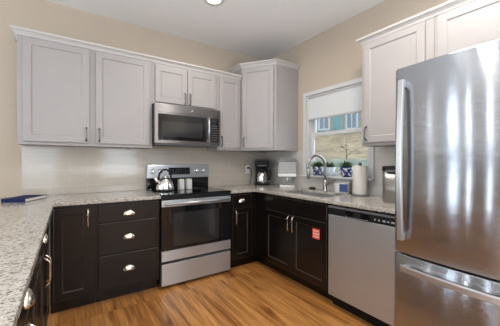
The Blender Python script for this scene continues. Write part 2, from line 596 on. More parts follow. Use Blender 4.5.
# tiled backsplashes
bm = new(); box(bm, -2.831, -0.0085, -0.008, -0.0005, 0.915, 1.384)
struct('trim_1', bm, 'tile_x', label='glossy ivory subway tile backsplash behind the stove')
bm = new()
zs = [0.915, 1.060, 1.384]
ys = [-2.40, -1.767, -0.798, -0.0005]
slab(bm, ys, zs, [[1, 1, 1], [1, 0, 1]], 0, 0.0075)
for v in bm.verts:
    u, z, t = v.co
    v.co = (-0.008 + t, u, z)
struct('trim_2', bm, 'tile_y_daylit', label='glossy ivory subway tile backsplash under the window')

# kitchen window: casing, stool, double-hung sashes, glass
wn = bpy.data.objects.new('window_1', None); COL.objects.link(wn); wn['kind'] = 'structure'
wn.location = (0, (WY0 + WY1) / 2, WZ0)
wn['label'] = 'white double-hung window over the sink'


def wpart(name, bm, m):
    bmesh.ops.translate(bm, verts=bm.verts, vec=-Vector(wn.location))
    return obj(name, bm, m, wn)


bm = new()
CW = 0.046
box(bm, -0.022, -0.0005, WY1, WY1 + CW, WZ0, WZ1 + CW, 0.002)
box(bm, -0.022, -0.0005, WY0 - CW, WY0, WZ0, WZ1 + CW, 0.002)
box(bm, -0.0225, -0.0005, WY0, WY1, WZ1, WZ1 + CW, 0.002)
wpart('casing', bm, 'trim')
bm = new()
box(bm, -0.075, 0.001, WY0 - CW - 0.012, WY1 + CW + 0.004, WZ0 - 0.014, WZ0 + 0.001, 0.003)
box(bm, 0.0, T, WY0 + 0.001, WY1 - 0.001, WZ0 - 0.0, WZ0 + 0.001)
wpart('window_sill', bm, 'trim')
bm = new()
J = 0.022
box(bm, 0.001, T, WY1 - J, WY1 - 0.0005, WZ0 + 0.001, WZ1)
box(bm, 0.001, T, WY0 + 0.0005, WY0 + J, WZ0 + 0.001, WZ1)
box(bm, 0.001, T, WY0 + J, WY1 - J, WZ1 - J, WZ1 - 0.0005)
wpart('jamb', bm, 'trim')
RZ = 1.585                                     # meeting rail


def sash(x0, x1, z0, z1):
    b = new()
    st = 0.042
    box(b, x0, x1, WY1 - J - st, WY1 - J, z0, z1, 0.003)
    box(b, x0, x1, WY0 + J, WY0 + J + st, z0, z1, 0.003)
    box(b, x0, x1, WY0 + J + st, WY1 - J - st, z0, z0 + st, 0.003)
    box(b, x0, x1, WY0 + J + st, WY1 - J - st, z1 - st, z1, 0.003)
    return b


s1 = wpart('sash', sash(0.055, 0.083, WZ0 + 0.002, RZ + 0.02), 'trim')
s2 = wpart('sash', sash(0.085, 0.113, RZ - 0.022, WZ1 - J), 'trim')
b = new(); box(b, 0.067, 0.070, WY0 + J + 0.04, WY1 - J - 0.04, WZ0 + 0.042, RZ - 0.02); wpart('pane', b, 'glass')
b = new(); box(b, 0.097, 0.100, WY0 + J + 0.04, WY1 - J - 0.04, RZ + 0.018, WZ1 - J - 0.04); wpart('pane', b, 'glass')

# roller shade inside the casing
rs = thing('roller_shade', 'white roller shade pulled halfway down in the window', 'window shade', (0.012, (WY0 + WY1) / 2, 1.766))
hw_ = (WY1 - WY0) / 2 - 0.004
b = new(); box(b, -0.001, 0.001, -hw_, hw_, 0.012, 0.262); obj('fabric', b, 'shade', rs)
b = new(); box(b, -0.008, 0.008, -hw_, hw_, -0.006, 0.014, 0.003); obj('hem_bar', b, 'hem', rs)
b = new(); tube(b, [(0.012, -hw_, 0.272), (0.012, hw_, 0.272)], 0.014, 14); obj('roller', b, 'shade', rs)

# other windows of the room; narrow ones added to streak the fridge reflection
def far_window(name, axis, at, u0, u1, z0, z1, fw=0.06):
    w = bpy.data.objects.new(name, None); COL.objects.link(w); w['kind'] = 'structure'
    b = new()
    for (a, c, d, e) in ((u0, u0 + fw, z0, z1), (u1 - fw, u1, z0, z1), (u0 + fw, u1 - fw, z0, z0 + fw), (u0 + fw, u1 - fw, z1 - fw, z1)):
        if axis == 'x':
            box(b, at + 0.02, at + 0.06, a, c, d, e)
        else:
            box(b, a, c, at + 0.02, at + 0.06, d, e)
    obj('window_frame', b, 'trim', w)


far_window('window_2', 'y', YR - T, -4.55, -2.65, 0.7, 2.2)
far_window('window_3', 'y', YR - T, -1.55, -0.45, 0.7, 2.2)
for i, (y0, y1) in enumerate(LW):
    far_window('window_%d' % (4 + i), 'x', XL - T, y0, y1, 0.06, 2.48, 0.03 if y1 - y0 > 0.4 else 0.008)  # first three are narrow windows added for the fridge streaks
far_window('window_8', 'y', T * 0.4, -5.42, -5.28, 0.06, 2.48, 0.008)  # narrow window added for another fridge streak

# outside: slope of dry grass, shrubs at its foot, teal house on top
bm = new()
nx, ny = 40, 30
gv = []
for j in range(ny + 1):
    row = []
    for i in range(nx + 1):
        x = 0.6 + 40 * i / nx
        y = -25 + 65 * j / ny
        d = (x * 0.83 + y * 0.56)
        h = -0.35 + max(0, min(1, (d - 7) / 20)) ** 1.0 * 5.0 + 0.1 * math.sin(x * 1.3 + y * 0.7)
        row.append(bm.verts.new((x, y, h)))
    gv.append(row)
for j in range(ny):
    for i in range(nx):
        f = bm.faces.new((gv[j][i], gv[j][i + 1], gv[j + 1][i + 1], gv[j + 1][i])); f.smooth = True
o = struct('hillside', bm, 'hill', label='dry grass slope seen through the window')


# ------------------------------------------------------------------ cabinet pieces (local: x along the run, front towards -y)
def panel_door(bm, x0, x1, z0, z1, yb, th=0.02, rail=0.055, rec=0.008):
    """framed door with a recessed flat panel; its back at y=yb, front at yb-th"""
    yf = yb - th
    o = [(x0, z0), (x1, z0), (x1, z1), (x0, z1)]
    i1 = [(x0 + rail, z0 + rail), (x1 - rail, z0 + rail), (x1 - rail, z1 - rail), (x0 + rail, z1 - rail)]
    k = 0.008
    i2 = [(x0 + rail + k, z0 + rail + k), (x1 - rail - k, z0 + rail + k), (x1 - rail - k, z1 - rail - k), (x0 + rail + k, z1 - rail - k)]
    e = 0.0025
    o2 = [(x0 + e, z0 + e), (x1 - e, z0 + e), (x1 - e, z1 - e), (x0 + e, z1 - e)]
    mk = lambda pts, y: [bm.verts.new((x, y, z)) for x, z in pts]
    rings = [mk(o, yb), mk(o, yf + e), mk(o2, yf), mk(i1, yf), mk(i2, yf + rec)]
    for n_, (a, b) in enumerate(zip(rings, rings[1:])):
        for q in range(4):
            f = bm.faces.new((a[q], a[(q + 1) % 4], b[(q + 1) % 4], b[q]))
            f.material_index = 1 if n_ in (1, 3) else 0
    bm.faces.new(rings[0][::-1])
    bm.faces.new(rings[-1])
    return bm


def slab_front(bm, x0, x1, z0, z1, yb, th=0.02, e=0.005):
    """flat drawer front with a chamfered edge"""
    yf = yb - th
    mk = lambda k, y: [bm.verts.new(p) for p in ((x0 + k, y, z0 + k), (x1 - k, y, z0 + k), (x1 - k, y, z1 - k), (x0 + k, y, z1 - k))]
    rings = [mk(0, yb), mk(0, yf + e), mk(e, yf)]
    for n_, (a, b) in enumerate(zip(rings, rings[1:])):
        for q in range(4):
            f = bm.faces.new((a[q], a[(q + 1) % 4], b[(q + 1) % 4], b[q]))
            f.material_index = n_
    bm.faces.new(rings[0][::-1])
    bm.faces.new(rings[-1])
    return bm


def bow_pull(x, z, yf, L=0.12, horiz=False, r=0.0055, out=0.03):
    """arched bar pull on a front at y=yf"""
    pts = []
    for k in range(13):
        t = k / 12
        s = (t - 0.5) * L
        d = out * min(1.0, 1.15 * (1 - abs(2 * t - 1) ** 5))
        pts.append((x + s, yf - d, z) if horiz else (x, yf - d, z + s))
    bm = new()
    tube(bm, pts, [r * (1.5 if k in (0, 12) else 1.0) for k in range(13)], 8)
    return bm


def cup_pull(x, z, yf, w=0.102, h=0.046, d=0.027):
    bm = new()
    N, P = 16, 8
    g = []
    for i in range(N + 1):
        th = math.pi * i / N
        g.append([bm.verts.new((x + w / 2 * math.cos(th), yf - 0.001 - d * math.sin(th) ** 0.8 * math.sin(ph), z - h / 2 + h * math.sin(th) ** 0.8 * math.cos(ph) + 0.0))
                  for ph in (math.pi / 2 * k / P for k in range(P + 1))])
    for i in range(N):
        for k in range(P):
            f = bm.faces.new((g[i][k], g[i + 1][k], g[i + 1][k + 1], g[i][k + 1])); f.smooth = True
    bmesh.ops.remove_doubles(bm, verts=bm.verts, dist=1e-5)
    return bm


CROWN = [(0, 0), (0.006, 0.003), (0.010, 0.014), (0.020, 0.026), (0.034, 0.036), (0.040, 0.038), (0.041, 0.052), (0.0, 0.052)]
UZ0, UZ1 = 1.384, 2.303
UG = 'white upper cabinets'


def upper(name, label, W_, D, z0, z1, loc, rotz, doors, pulls, crown_path=None):
    """doors: (x0,x1,z0,z1); pulls: per door (x,z) or None"""
    t = thing(name, label, 'cabinet', (loc[0], loc[1], z0), rotz, UG)
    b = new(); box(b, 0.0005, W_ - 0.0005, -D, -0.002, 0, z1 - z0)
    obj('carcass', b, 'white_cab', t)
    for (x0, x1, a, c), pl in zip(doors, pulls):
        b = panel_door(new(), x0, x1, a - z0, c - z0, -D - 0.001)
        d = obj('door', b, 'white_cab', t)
        if pl:
            obj('handle', bow_pull(pl[0], pl[1] - z0, -D - 0.021), 'nickel', d)
    if crown_path:
        b = sweep(new(), crown_path, CROWN, z1 - z0 - 0.012)
        obj('crown_molding', b, 'crown', t)
    return t


D = 0.305
xa = -2.828
W1 = 1.078
upper('upper_cabinet', 'wide white two-door upper cabinet over the counter with the book', W1, D, UZ0, UZ1, (xa, 0), 0,
      [(0.036, 0.512, 1.410, 2.283), (0.562, W1 - 0.030, 1.410, 2.283)], [(0.487, 1.490), (0.592, 1.490)],
      [(0, -0.002), (0, -D), (W1 - 0.0005, -D)])
xb = -1.749
upper('upper_cabinet', 'short white two-door upper cabinet above the microwave', 0.762, D, 1.852, UZ1, (xb, 0), 0,
      [(0.028, 0.378, 1.877, 2.268), (0.384, 0.734, 1.877, 2.268)], [(0.352, 1.945), (0.410, 1.945)],
      [(0, -D), (0.7615, -D)])
xc = -0.986
upper('upper_cabinet', 'narrow white single-door upper cabinet between microwave and corner cabinet', 0.340, D, UZ0, UZ1, (xc, 0), 0,
      [(0.024, 0.312, 1.410, 2.283)], [(0.050, 1.490)],
      [(0, -D), (0.339, -D)])

# tall diagonal corner cabinet
CT = 2.455
cc = thing('corner_cabinet', 'taller white diagonal upper cabinet in the corner beside the window', 'cabinet', (-0.3, -0.3, UZ0), 0, UG)
PA, PB_ = (-0.6405, -D), (-0.372, -0.690)
pent = [(-0.002, -0.002), (PA[0], -0.002), PA, PB_, (-0.002, PB_[1])]
pl_ = [(x + 0.3, y + 0.3) for x, y in pent]
b = prism(new(), pl_, 0, CT - UZ0); obj('carcass', b, 'white_cab', cc)
dl = math.hypot(PB_[0] - PA[0], PB_[1] - PA[1])
b = panel_door(new(), 0.022, dl - 0.030, 1.410 - UZ0, CT - 0.022 - UZ0, -0.001)
mt = Matrix.Translation((PA[0] + 0.3, PA[1] + 0.3, 0)) @ Matrix.Rotation(math.atan2(PB_[1] - PA[1], PB_[0] - PA[0]), 4, 'Z')
xform(b, mt)
d = obj('door', b, 'white_cab', cc)
b = bow_pull(0.050, 1.490 - UZ0, -0.021); xform(b, mt); obj('handle', b, 'nickel', d)
b = sweep(new(), [pl_[1], pl_[2], pl_[3], pl_[4]], CROWN, CT - UZ0 - 0.010); obj('crown_molding', b, 'crown', cc)

# uppers on the window wall
R90 = -math.pi / 2
upper('upper_cabinet', 'white single-door upper cabinet between the window and the fridge', 0.58, D, UZ0, UZ1, (0, -1.825), R90,
      [(0.030, 0.525, 1.410, 2.283)], [(0.058, 1.490)],
      [(0, -0.002), (0, -D), (0.5795, -D)])
upper('upper_cabinet', 'white upper cabinet directly above the fridge', 0.93, D, 1.85, UZ1, (0, -2.406), R90,
      [(0.026, 0.460, 1.875, 2.283), (0.466, 0.902, 1.875, 2.283)], [(0.43, 1.93), (0.50, 1.93)],
      [(0, -D), (0.93, -D)])

# ------------------------------------------------------------------ base cabinets
BG = 'dark base cabinets'
BD = 0.61
BT = 0.882


def base(name, label, W_, loc, rotz, fronts, depth=BD, toe=True, low=False):
    """fronts: ('door'|'drawer', x0,x1,z0,z1, pull) ; pull ('bar',x,z) / ('cup',x,z)"""
    t = thing(name, label, 'cabinet', (loc[0], loc[1], 0), rotz, BG)
    b = new()
    if low:   # open-topped under the sink
        w = 0.018
        box(b, 0.0005, 0.0005 + w, -depth, -0.03, 0.10, BT)
        box(b, W_ - 0.0005 - w, W_ - 0.0005, -depth, -0.03, 0.10, BT)
        box(b, 0.0005 + w, W_ - 0.0005 - w, -depth, -0.03, 0.10, 0.12)
        box(b, 0.0005 + w, W_ - 0.0005 - w, -0.045, -0.03, 0.12, BT)
        box(b, 0.0005 + w, W_ - 0.0005 - w, -depth, -depth + 0.02, 0.12, BT)
    else:
        box(b, 0.0005, W_ - 0.0005, -depth, -0.012, 0.10, BT)
    obj('carcass', b, 'dark_cab', t)
    b = new(); box(b, 0.0005, W_ - 0.0005, -depth + 0.07, -depth + 0.088, 0.001, 0.10); obj('toe_kick', b, 'dark_cab', t)
    for kind, x0, x1, z0, z1, pl in fronts:
        b = new()
        if kind == 'door':
            panel_door(b, x0, x1, z0, z1, -depth - 0.001)
        else:
            slab_front(b, x0, x1, z0, z1, -depth - 0.001)
        d = obj('door' if kind == 'door' else 'drawer', b, 'dark_cab', t)
        if pl:
            pls = pl if isinstance(pl, list) else [pl]
            for p in pls:
                if p[0] == 'bar':
                    obj('handle', bow_pull(p[1], p[2], -depth - 0.021, 0.165, r=0.0055), 'brass', d)
                else:
                    obj('handle', cup_pull(p[1], p[2], -depth - 0.021), 'brass', d, solid=0.002)
    return t


# back run, from the peninsula to the stove
base('base_cabinet', 'dark narrow single-door base cabinet in the corner beside the peninsula', 0.312, (-2.598, 0), 0,
     [('door', 0.022, 0.278, 0.125, 0.862, ('bar', 0.252, 0.765))])
base('drawer_cabinet', 'dark three-drawer base cabinet just beside the stove', 0.528, (-2.285, 0), 0,
     [('drawer', 0.014, 0.516, 0.715, 0.862, ('cup', 0.256, 0.783)),
      ('drawer', 0.014, 0.516, 0.432, 0.705, ('cup', 0.256, 0.572)),
      ('drawer', 0.014, 0.516, 0.125, 0.422, ('cup', 0.256, 0.287))])
# right of the stove
base('base_cabinet', 'narrow dark base cabinet with one drawer between stove and corner', 0.374, (-0.985, 0), 0,
     [('drawer', 0.034, 0.292, 0.722, 0.862, ('cup', 0.155, 0.795)),
      ('door', 0.034, 0.292, 0.125, 0.705, ('bar', 0.064, 0.610))])
# blind corner box (its two faces meet in the inner corner)
bc = thing('corner_base_cabinet', 'plain dark filler base in the inner corner of the counter', 'cabinet', (-0.3, -0.3, 0), 0, BG)
b = new(); box(b, -0.31, 0.288, -0.31, 0.288, 0.10, BT); box(b, -0.31, 0.288, -0.5, -0.311, 0.10, BT); obj('carcass', b, 'dark_cab', bc)
b = new(); prism(b, [(-0.31 + 0.0, -0.24), (-0.24, -0.24), (-0.24, -0.5), (-0.222, -0.5), (-0.222, -0.222), (-0.31, -0.222)], 0.001, 0.10); obj('toe_kick', b, 'dark_cab', bc)
# sink base
sb = base('sink_cabinet', 'wide dark two-door base cabinet under the sink', 0.917, (0, -0.801), R90,
          [('drawer', 0.014, 0.903, 0.722, 0.862, None),
           ('door', 0.014, 0.452, 0.125, 0.705, ('bar', 0.424, 0.615)),
           ('door', 0.463, 0.903, 0.125, 0.705, ('bar', 0.491, 0.615))], low=True)
# peninsula, fronts facing the stove side aisle
R_90 = math.pi / 2
PX = -2.620                 # frame face of the peninsula cabinets
PB = PX - BD                # their back
for lab, y0, y1 in (('dark peninsula base cabinet nearest the back wall corner', -1.70, -0.72),
                    ('dark peninsula base cabinet at the bottom edge, cup pull largest', -2.53, -1.701)):
    w = y1 - y0
    base('peninsula_cabinet', lab, w, (PB, y0), R_90,
         [('drawer', 0.014, w - 0.014, 0.715, 0.862, ('cup', 0.42, 0.795)),
          ('door', 0.014, 0.414, 0.125, 0.703, ('bar', 0.385, 0.600)),
          ('door', 0.424, w - 0.014, 0.125, 0.703, ('bar', 0.455, 0.600))])

# ------------------------------------------------------------------ countertops
CZ0, CZ1 = 0.8835, 0.914
bm = slab(new(), [-3.62, -2.573, -1.7515], [-2.62, -0.65, -0.0095], [[1, 0], [1, 1]], CZ0, CZ1)
tag(obj('countertop', bm, 'granite', bevel=0.004), 'speckled granite countertop of the peninsula with the navy book on it', 'countertop', 'granite countertops')
SX0, SX1, SY0, SY1 = -0.545, -0.165, -1.60, -0.93
bm = slab(new(), [-0.9865, -0.645, SX0, SX1, -0.0095], [-2.385, SY0, SY1, -0.648, -0.0095],
          [[0, 1, 1, 1], [0, 1, 0, 1], [0, 1, 1, 1], [1, 1, 1, 1]], CZ0, CZ1)
tag(obj('countertop', bm, 'granite', bevel=0.004), 'speckled granite countertop around the sink beneath the window', 'countertop', 'granite countertops')

# ------------------------------------------------------------------ sink and faucet
sk = thing('sink', 'undermount stainless sink below the window', 'sink', ((SX0 + SX1) / 2, (SY0 + SY1) / 2, 0.70))
bm = new()
hx, hy = (SX1 - SX0) / 2 + 0.006, (SY1 - SY0) / 2 + 0.006
rings = []
for (sx, sy, z) in ((hx + 0.012, hy + 0.012, 0.181), (hx, hy, 0.181), (hx - 0.006, hy - 0.006, 0.03), (hx - 0.03, hy - 0.03, 0.004), (0.05, 0.05, 0.0)):
    rings.append([bm.verts.new((a * sx, c * sy, z)) for a, c in ((-1, -1), (1, -1), (1, 1), (-1, 1))])
for a, c in zip(rings, rings[1:]):
    for q in range(4):
        bm.faces.new((a[q], a[(q + 1) % 4], c[(q + 1) % 4], c[q]))
bm.faces.new(rings[-1])
obj('basin', bm, 'steel_bar', sk, bevel=0.01)
b = lathe(new(), [(0, 0.006), (0.03, 0.006), (0.042, 0.004), (0.044, 0.0015)]); obj('drain', b, 'chrome', sk)

fc = thing('faucet', 'brushed nickel gooseneck kitchen faucet at the sink', 'faucet', (-0.112, -1.240, 0.914), math.radians(172))
b = lathe(new(), [(0, 0.0005), (0.030, 0.0005), (0.030, 0.008), (0.024, 0.014), (0.022, 0.10), (0.019, 0.13), (0, 0.13)]); obj('base', b, 'faucet', fc)
pts = [(0, 0, 0.12), (0, 0, 0.20), (0, 0, 0.275)]
R_ = 0.122
for k in range(1, 15):
    a = math.pi * k / 14 * 1.08
    pts.append((R_ - R_ * math.cos(a), 0, 0.275 + R_ * math.sin(a)))
b = tube(new(), pts, 0.0135, 14); obj('spout', b, 'faucet', fc)
e = Vector(pts[-1]); dr = (Vector(pts[-1]) - Vector(pts[-2])).normalized()
b = tube(new(), [e - dr * 0.005, e + dr * 0.02, e + dr * 0.085, e + dr * 0.10], [0.015, 0.017, 0.020, 0.018], 14); obj('spray_head', b, 'faucet', fc)
b = new()
tube(b, [(0, 0.016, 0.085), (0, 0.05, 0.085)], 0.014, 12)
tube(b, [(0, 0.046, 0.085), (-0.01, 0.075, 0.11), (-0.02, 0.085, 0.15)], [0.008, 0.008, 0.006], 10)
obj('lever', b, 'faucet', fc)

# ------------------------------------------------------------------ stove (range)
rg = thing('stove', 'stainless electric stove with black glass cooktop and oven door', 'stove', (-1.369, -0.33, 0))
ox, oy = 1.369, 0.33
x0, x1 = -1.7485 + ox, -0.9895 + ox
Y = lambda y: y + oy
b = new(); box(b, x0 + 0.002, x1 - 0.002, Y(-0.60), Y(-0.012), 0.03, 0.905)
obj('body', b, 'black_matte', rg)
for ya in (-0.58, -0.08):
    b = new(); box(b, x0 + 0.03, x1 - 0.03, Y(ya), Y(ya + 0.02), 0.001, 0.03); obj('foot_rail', b, 'black_matte', rg)
b = new(); box(b, x0, x1, Y(-0.655), Y(-0.075), 0.906, 0.922, 0.004); ck = obj('cooktop', b, 'black_gloss', rg)
for (cx, cy, r) in ((-0.19, -0.18, 0.09), (-0.19, 0.13, 0.075), (0.19, -0.18, 0.105), (0.19, 0.13, 0.075)):
    b = new()
    for rr in (r, r * 0.6):
        lathe(b, [(rr - 0.0015, 0.9222), (rr, 0.9226), (rr + 0.0015, 0.9222)], cx, cy - 0.03, 40)
    obj('burner_ring', b, 'dark_grey', ck)
b = new(); box(b, x0, x1, Y(-0.655), Y(-0.605), 0.868, 0.904, 0.003); obj('front_strip', b, 'black', rg)
# backguard: black lower face, stainless control panel leaning back a little
b = new(); box(b, x0 + 0.004, x1 - 0.004, Y(-0.072), Y(-0.014), 0.906, 1.05); obj('backguard_base', b, 'black_gloss', rg)
b = new(); box(b, x0, x1, Y(-0.088), Y(-0.014), 1.045, 1.203, 0.010); bgd = obj('control_panel', b, 'steel', rg)
b = new()
box(b, -0.140, 0.120, Y(-0.0905), Y(-0.0875), 1.085, 1.168, 0.001); ds = obj('display_panel', b, 'black_gloss', bgd)
b = new(); box(b, -0.055, 0.015, Y(-0.0912), Y(-0.0904), 1.133, 1.155); obj('clock_display', b, 'display', ds)
b = new()
for i in range(8):
    for j in range(3):
        xx = -0.128 + i * 0.0325
        zz = 1.095 + j * 0.022
        if j == 2 and -0.07 < xx < 0.02:
            continue
        box(b, xx, xx + 0.016, Y(-0.0912), Y(-0.0904), zz, zz + 0.006)
obj('button_marks', b, 'dark_grey', ds)
for kx in (-0.315, -0.235, 0.205, 0.290):
    b = new(); lathe(b, [(0.026, 0), (0.026, 0.006), (0.021, 0.008), (0.020, 0.028), (0.016, 0.031), (0, 0.031)], seg=22)
    box(b, -0.004, 0.004, -0.019, 0.019, 0.030, 0.037, 0.001)
    xform(b, Matrix.Translation((kx, Y(-0.089), 1.128)) @ Matrix.Rotation(math.pi / 2, 4, 'X'))
    obj('knob', b, 'chrome', rg)
# oven door
b = new(); box(b, x0 + 0.003, x1 - 0.003, Y(-0.648), Y(-0.603), 0.372, 0.864, 0.004); od = obj('oven_door', b, 'black_gloss', rg)
b = new(); box(b, -0.262, 0.232, Y(-0.6495), Y(-0.6475), 0.405, 0.735, 0.0006); obj('oven_window', b, 'window_glass_dark', od)
b = new(); box(b, x0 + 0.003, x1 - 0.003, Y(-0.653), Y(-0.603), 0.272, 0.371, 0.003); obj('lower_band', b, 'steel', od)
b = new(); box(b, x0 + 0.003, x1 - 0.003, Y(-0.652), Y(-0.6475), 0.800, 0.864, 0.0015); obj('upper_band', b, 'steel', od)
b = new()
tube(b, [(x0 + 0.03, Y(-0.69), 0.832), (x1 - 0.03, Y(-0.69), 0.832)], 0.0125, 14)
for hx_ in (x0 + 0.05, x1 - 0.05):
    box(b, hx_ - 0.012, hx_ + 0.012, Y(-0.69), Y(-0.648), 0.823, 0.841, 0.003)
obj('handle', b, 'steel_bar', od)
b = new(); box(b, x0 + 0.003, x1 - 0.003, Y(-0.652), Y(-0.602), 0.036, 0.246, 0.004); obj('storage_drawer', b, 'steel', rg)

# ------------------------------------------------------------------ microwave
mw = thing('microwave', 'stainless over-the-range microwave under the short cabinet', 'microwave', (-1.369, -0.2, 1.418))
oy = 0.2
mz = 1.418
b = new(); box(b, x0, x1, Y(-0.365), Y(-0.012), 0.012, 0.430); obj('body', b, 'black_matte', mw)
b = new(); box(b, x0 + 0.02, x1 - 0.02, Y(-0.39), Y(-0.03), 0.0, 0.0115); obj('vent_grille', b, 'dark_grey', mw)
b = new(); box(b, x0, x1, Y(-0.402), Y(-0.366), 0.340, 0.430, 0.004); tp = obj('top_band', b, 'steel_microwave', mw)
b = lathe(new(), [(0, 0.002), (0.012, 0.002), (0.0125, 0.0005), (0.0125, 0)], seg=20); xform(b, Matrix.Translation((0.03, Y(-0.4022), 0.386)) @ Matrix.Rotation(math.pi / 2, 4, 'X')); obj('round_emblem', b, 'chrome', tp)
b = new(); box(b, x0, 0.235, Y(-0.402), Y(-0.366), 0.014, 0.339, 0.004); dr_ = obj('door', b, 'steel_microwave', mw)
b = new(); box(b, x0 + 0.035, 0.195, Y(-0.4045), Y(-0.4015), 0.050, 0.325, 0.001); dg = obj('door_glass', b, 'black_gloss', dr_)
b = new(); box(b, x0 + 0.075, 0.150, Y(-0.4052), Y(-0.4044), 0.085, 0.250); obj('viewing_window', b, 'window_glass_dark', dg)
b = new()
tube(b, [(0.215, Y(-0.44), 0.045), (0.215, Y(-0.44), 0.325)], 0.010, 12, flat=1.0)
for zz in (0.06, 0.31):
    box(b, 0.207, 0.223, Y(-0.44), Y(-0.402), zz - 0.008, zz + 0.008, 0.002)
obj('handle', b, 'steel_bar', dr_)
b = new(); box(b, 0.2365, x1, Y(-0.402), Y(-0.366), 0.014, 0.339, 0.004); cp = obj('control_panel', b, 'steel_microwave', mw)
b = new(); box(b, 0.246, x1 - 0.026, Y(-0.4045), Y(-0.4015), 0.050, 0.325, 0.001); kp = obj('keypad', b, 'black_gloss', cp)
b = new(); box(b, 0.280, 0.335, Y(-0.4055), Y(-0.4044), 0.285, 0.305); obj('clock_display', b, 'display', kp)
for j in range(7):
    b = new()
    box(b, 0.263, 0.339, Y(-0.4055), Y(-0.4044), 0.072 + j * 0.027, 0.078 + j * 0.027)
    obj('key_row', b, 'dark_grey', kp)

# ------------------------------------------------------------------ dishwasher
dw = thing('dishwasher', 'stainless dishwasher with black control strip beside the fridge', 'dishwasher', (-0.32, -2.03, 0), R90)
w2 = 0.298
b = new(); box(b, -w2, w2, -0.27, 0.28, 0.09, 0.868); obj('body', b, 'dark_grey', dw)
b = new(); box(b, -w2, w2, -0.255, -0.235, 0.001, 0.089); obj('toe_kick', b, 'black', dw)
b = new(); box(b, -w2, w2, -0.322, -0.272, 0.106, 0.793, 0.005); ddr = obj('door', b, 'steel', dw)
b = new()
box(b, -w2, w2, -0.322, -0.272, 0.795, 0.852, 0.004)
cpn = obj('control_panel', b, 'black', dw)
b = new(); box(b, -w2, w2, -0.326, -0.272, 0.8525, 0.868, 0.003); obj('top_rim', b, 'dark_grey', cpn)
b = new()
prism(b, [(-0.11, 0.802), (0.07, 0.802), (0.085, 0.815), (0.085, 0.846), (-0.125, 0.846), (-0.125, 0.815)], 0, 0.004)
for v in b.verts:
    x, z, t_ = v.co
    v.co = (x, -0.3222 - t_, z)
ph = obj('pocket_handle', b, 'black_gloss', cpn, bevel=0.001)
b = new(); tube(b, [(-0.115, -0.331, 0.806), (-0.10, -0.334, 0.800), (0.06, -0.334, 0.800), (0.078, -0.331, 0.806)], 0.005, 8); obj('pocket_lip', b, 'dark_grey', ph)
for xx, ww in ((0.125, 0.010), (0.155, 0.012), (0.188, 0.024), (0.224, 0.012), (0.250, 0.022)):
    b = new()
    box(b, xx, xx + ww, -0.3235, -0.3218, 0.815, 0.827)
    obj('button', b, 'mark', cpn)

# ------------------------------------------------------------------ fridge
FW = 0.835
fr = thing('refrigerator', 'tall stainless refrigerator with bottom freezer drawer', 'refrigerator', (-0.45, -2.422 - FW / 2, 0), R90)
hw = FW / 2
b = new(); box(b, -hw + 0.004, hw - 0.004, -0.365, 0.42, 0.03, 1.765, 0.004); obj('body', b, 'dark_grey', fr)
for sx in (-1, 1):
    for sy in (-0.3, 0.36):
        b = lathe(new(), [(0, 0.001), (0.02, 0.001), (0.02, 0.03), (0, 0.03)], sx * (hw - 0.06), sy, 12)
        obj('foot', b, 'black', fr)


def bowed(z0, z1):
    """door slab whose front bows out in plan, edges rounded"""
    bm = new()
    N = 48
    yb, yf, bow = -0.368, -0.430, 0.030
    pts = []
    for i in range(N + 1):
        t = i / N
        x = -hw + FW * t
        u = abs(2 * t - 1)
        e = 0.018
        edge = min((t) * FW, (1 - t) * FW)
        y = yf - bow * (1 - u ** 2.0)
        if edge < e:
            y += (e - math.sqrt(max(0, e * e - (e - edge) ** 2))) * 0.8
        pts.append((x, y))
    poly = [(-hw, yb)] + pts + [(hw, yb)]
    prism(bm, poly, z0, z1)
    for f in bm.faces:
        if abs(f.normal.z) < 0.5:
            f.smooth = True
    return bm


b = bowed(0.715, 1.79); b.normal_update(); fd = obj('door', b, 'steel_fridge', fr, bevel=0.004)
b = bowed(0.055, 0.705); fz = obj('freezer_drawer', b, 'steel_fridge', fr, bevel=0.004)
# flat bowed bars whose ends curve back to the door
def bar_handle(pts, w, d, n):
    # pts: (along, out) positions in the plane across the door; w face width, d thickness; n = 'Z' upright or 'X' level
    bm = new()
    rings = []
    for (t_, o_) in pts:
        ring = []
        for a_, c_ in ((-w / 2, -d / 2), (w / 2, -d / 2), (w / 2, d / 2), (-w / 2, d / 2)):
            ring.append(bm.verts.new((a_, o_ + c_, t_) if n == 'Z' else (t_, o_ + c_, a_)))
        rings.append(ring)
    for p_, q_ in zip(rings, rings[1:]):
        for k_ in range(4):
            bm.faces.new((p_[k_], p_[(k_ + 1) % 4], q_[(k_ + 1) % 4], q_[k_]))
    bm.faces.new(rings[0]); bm.faces.new(rings[-1][::-1])
    return bm


hx0 = -hw + 0.062
b = bar_handle([(0.795 + 0.915 * k / 24, -0.470 - 0.022 * math.sin(math.pi * k / 24)) for k in range(25)], 0.030, 0.022, 'Z')
xform(b, Matrix.Translation((hx0, 0, 0)))
for zz in (0.815, 1.69):
    box(b, hx0 - 0.012, hx0 + 0.012, -0.462, -0.4395, zz - 0.02, zz + 0.02)
obj('handle', b, 'steel_bar', fd, bevel=0.004)
L_ = FW / 2 - 0.062
b = bar_handle([((k / 24 * 2 - 1) * L_, -0.472 - 0.034 * (1 - (k / 12 - 1) ** 2)) for k in range(25)], 0.034, 0.020, 'X')
xform(b, Matrix.Translation((0, 0, 0.640)))
for sx in (-1, 1):
    box(b, sx * (L_ - 0.022) - 0.016, sx * (L_ - 0.022) + 0.016, -0.466, -0.438, 0.626, 0.654)
obj('handle', b, 'steel_bar', fz, bevel=0.004)

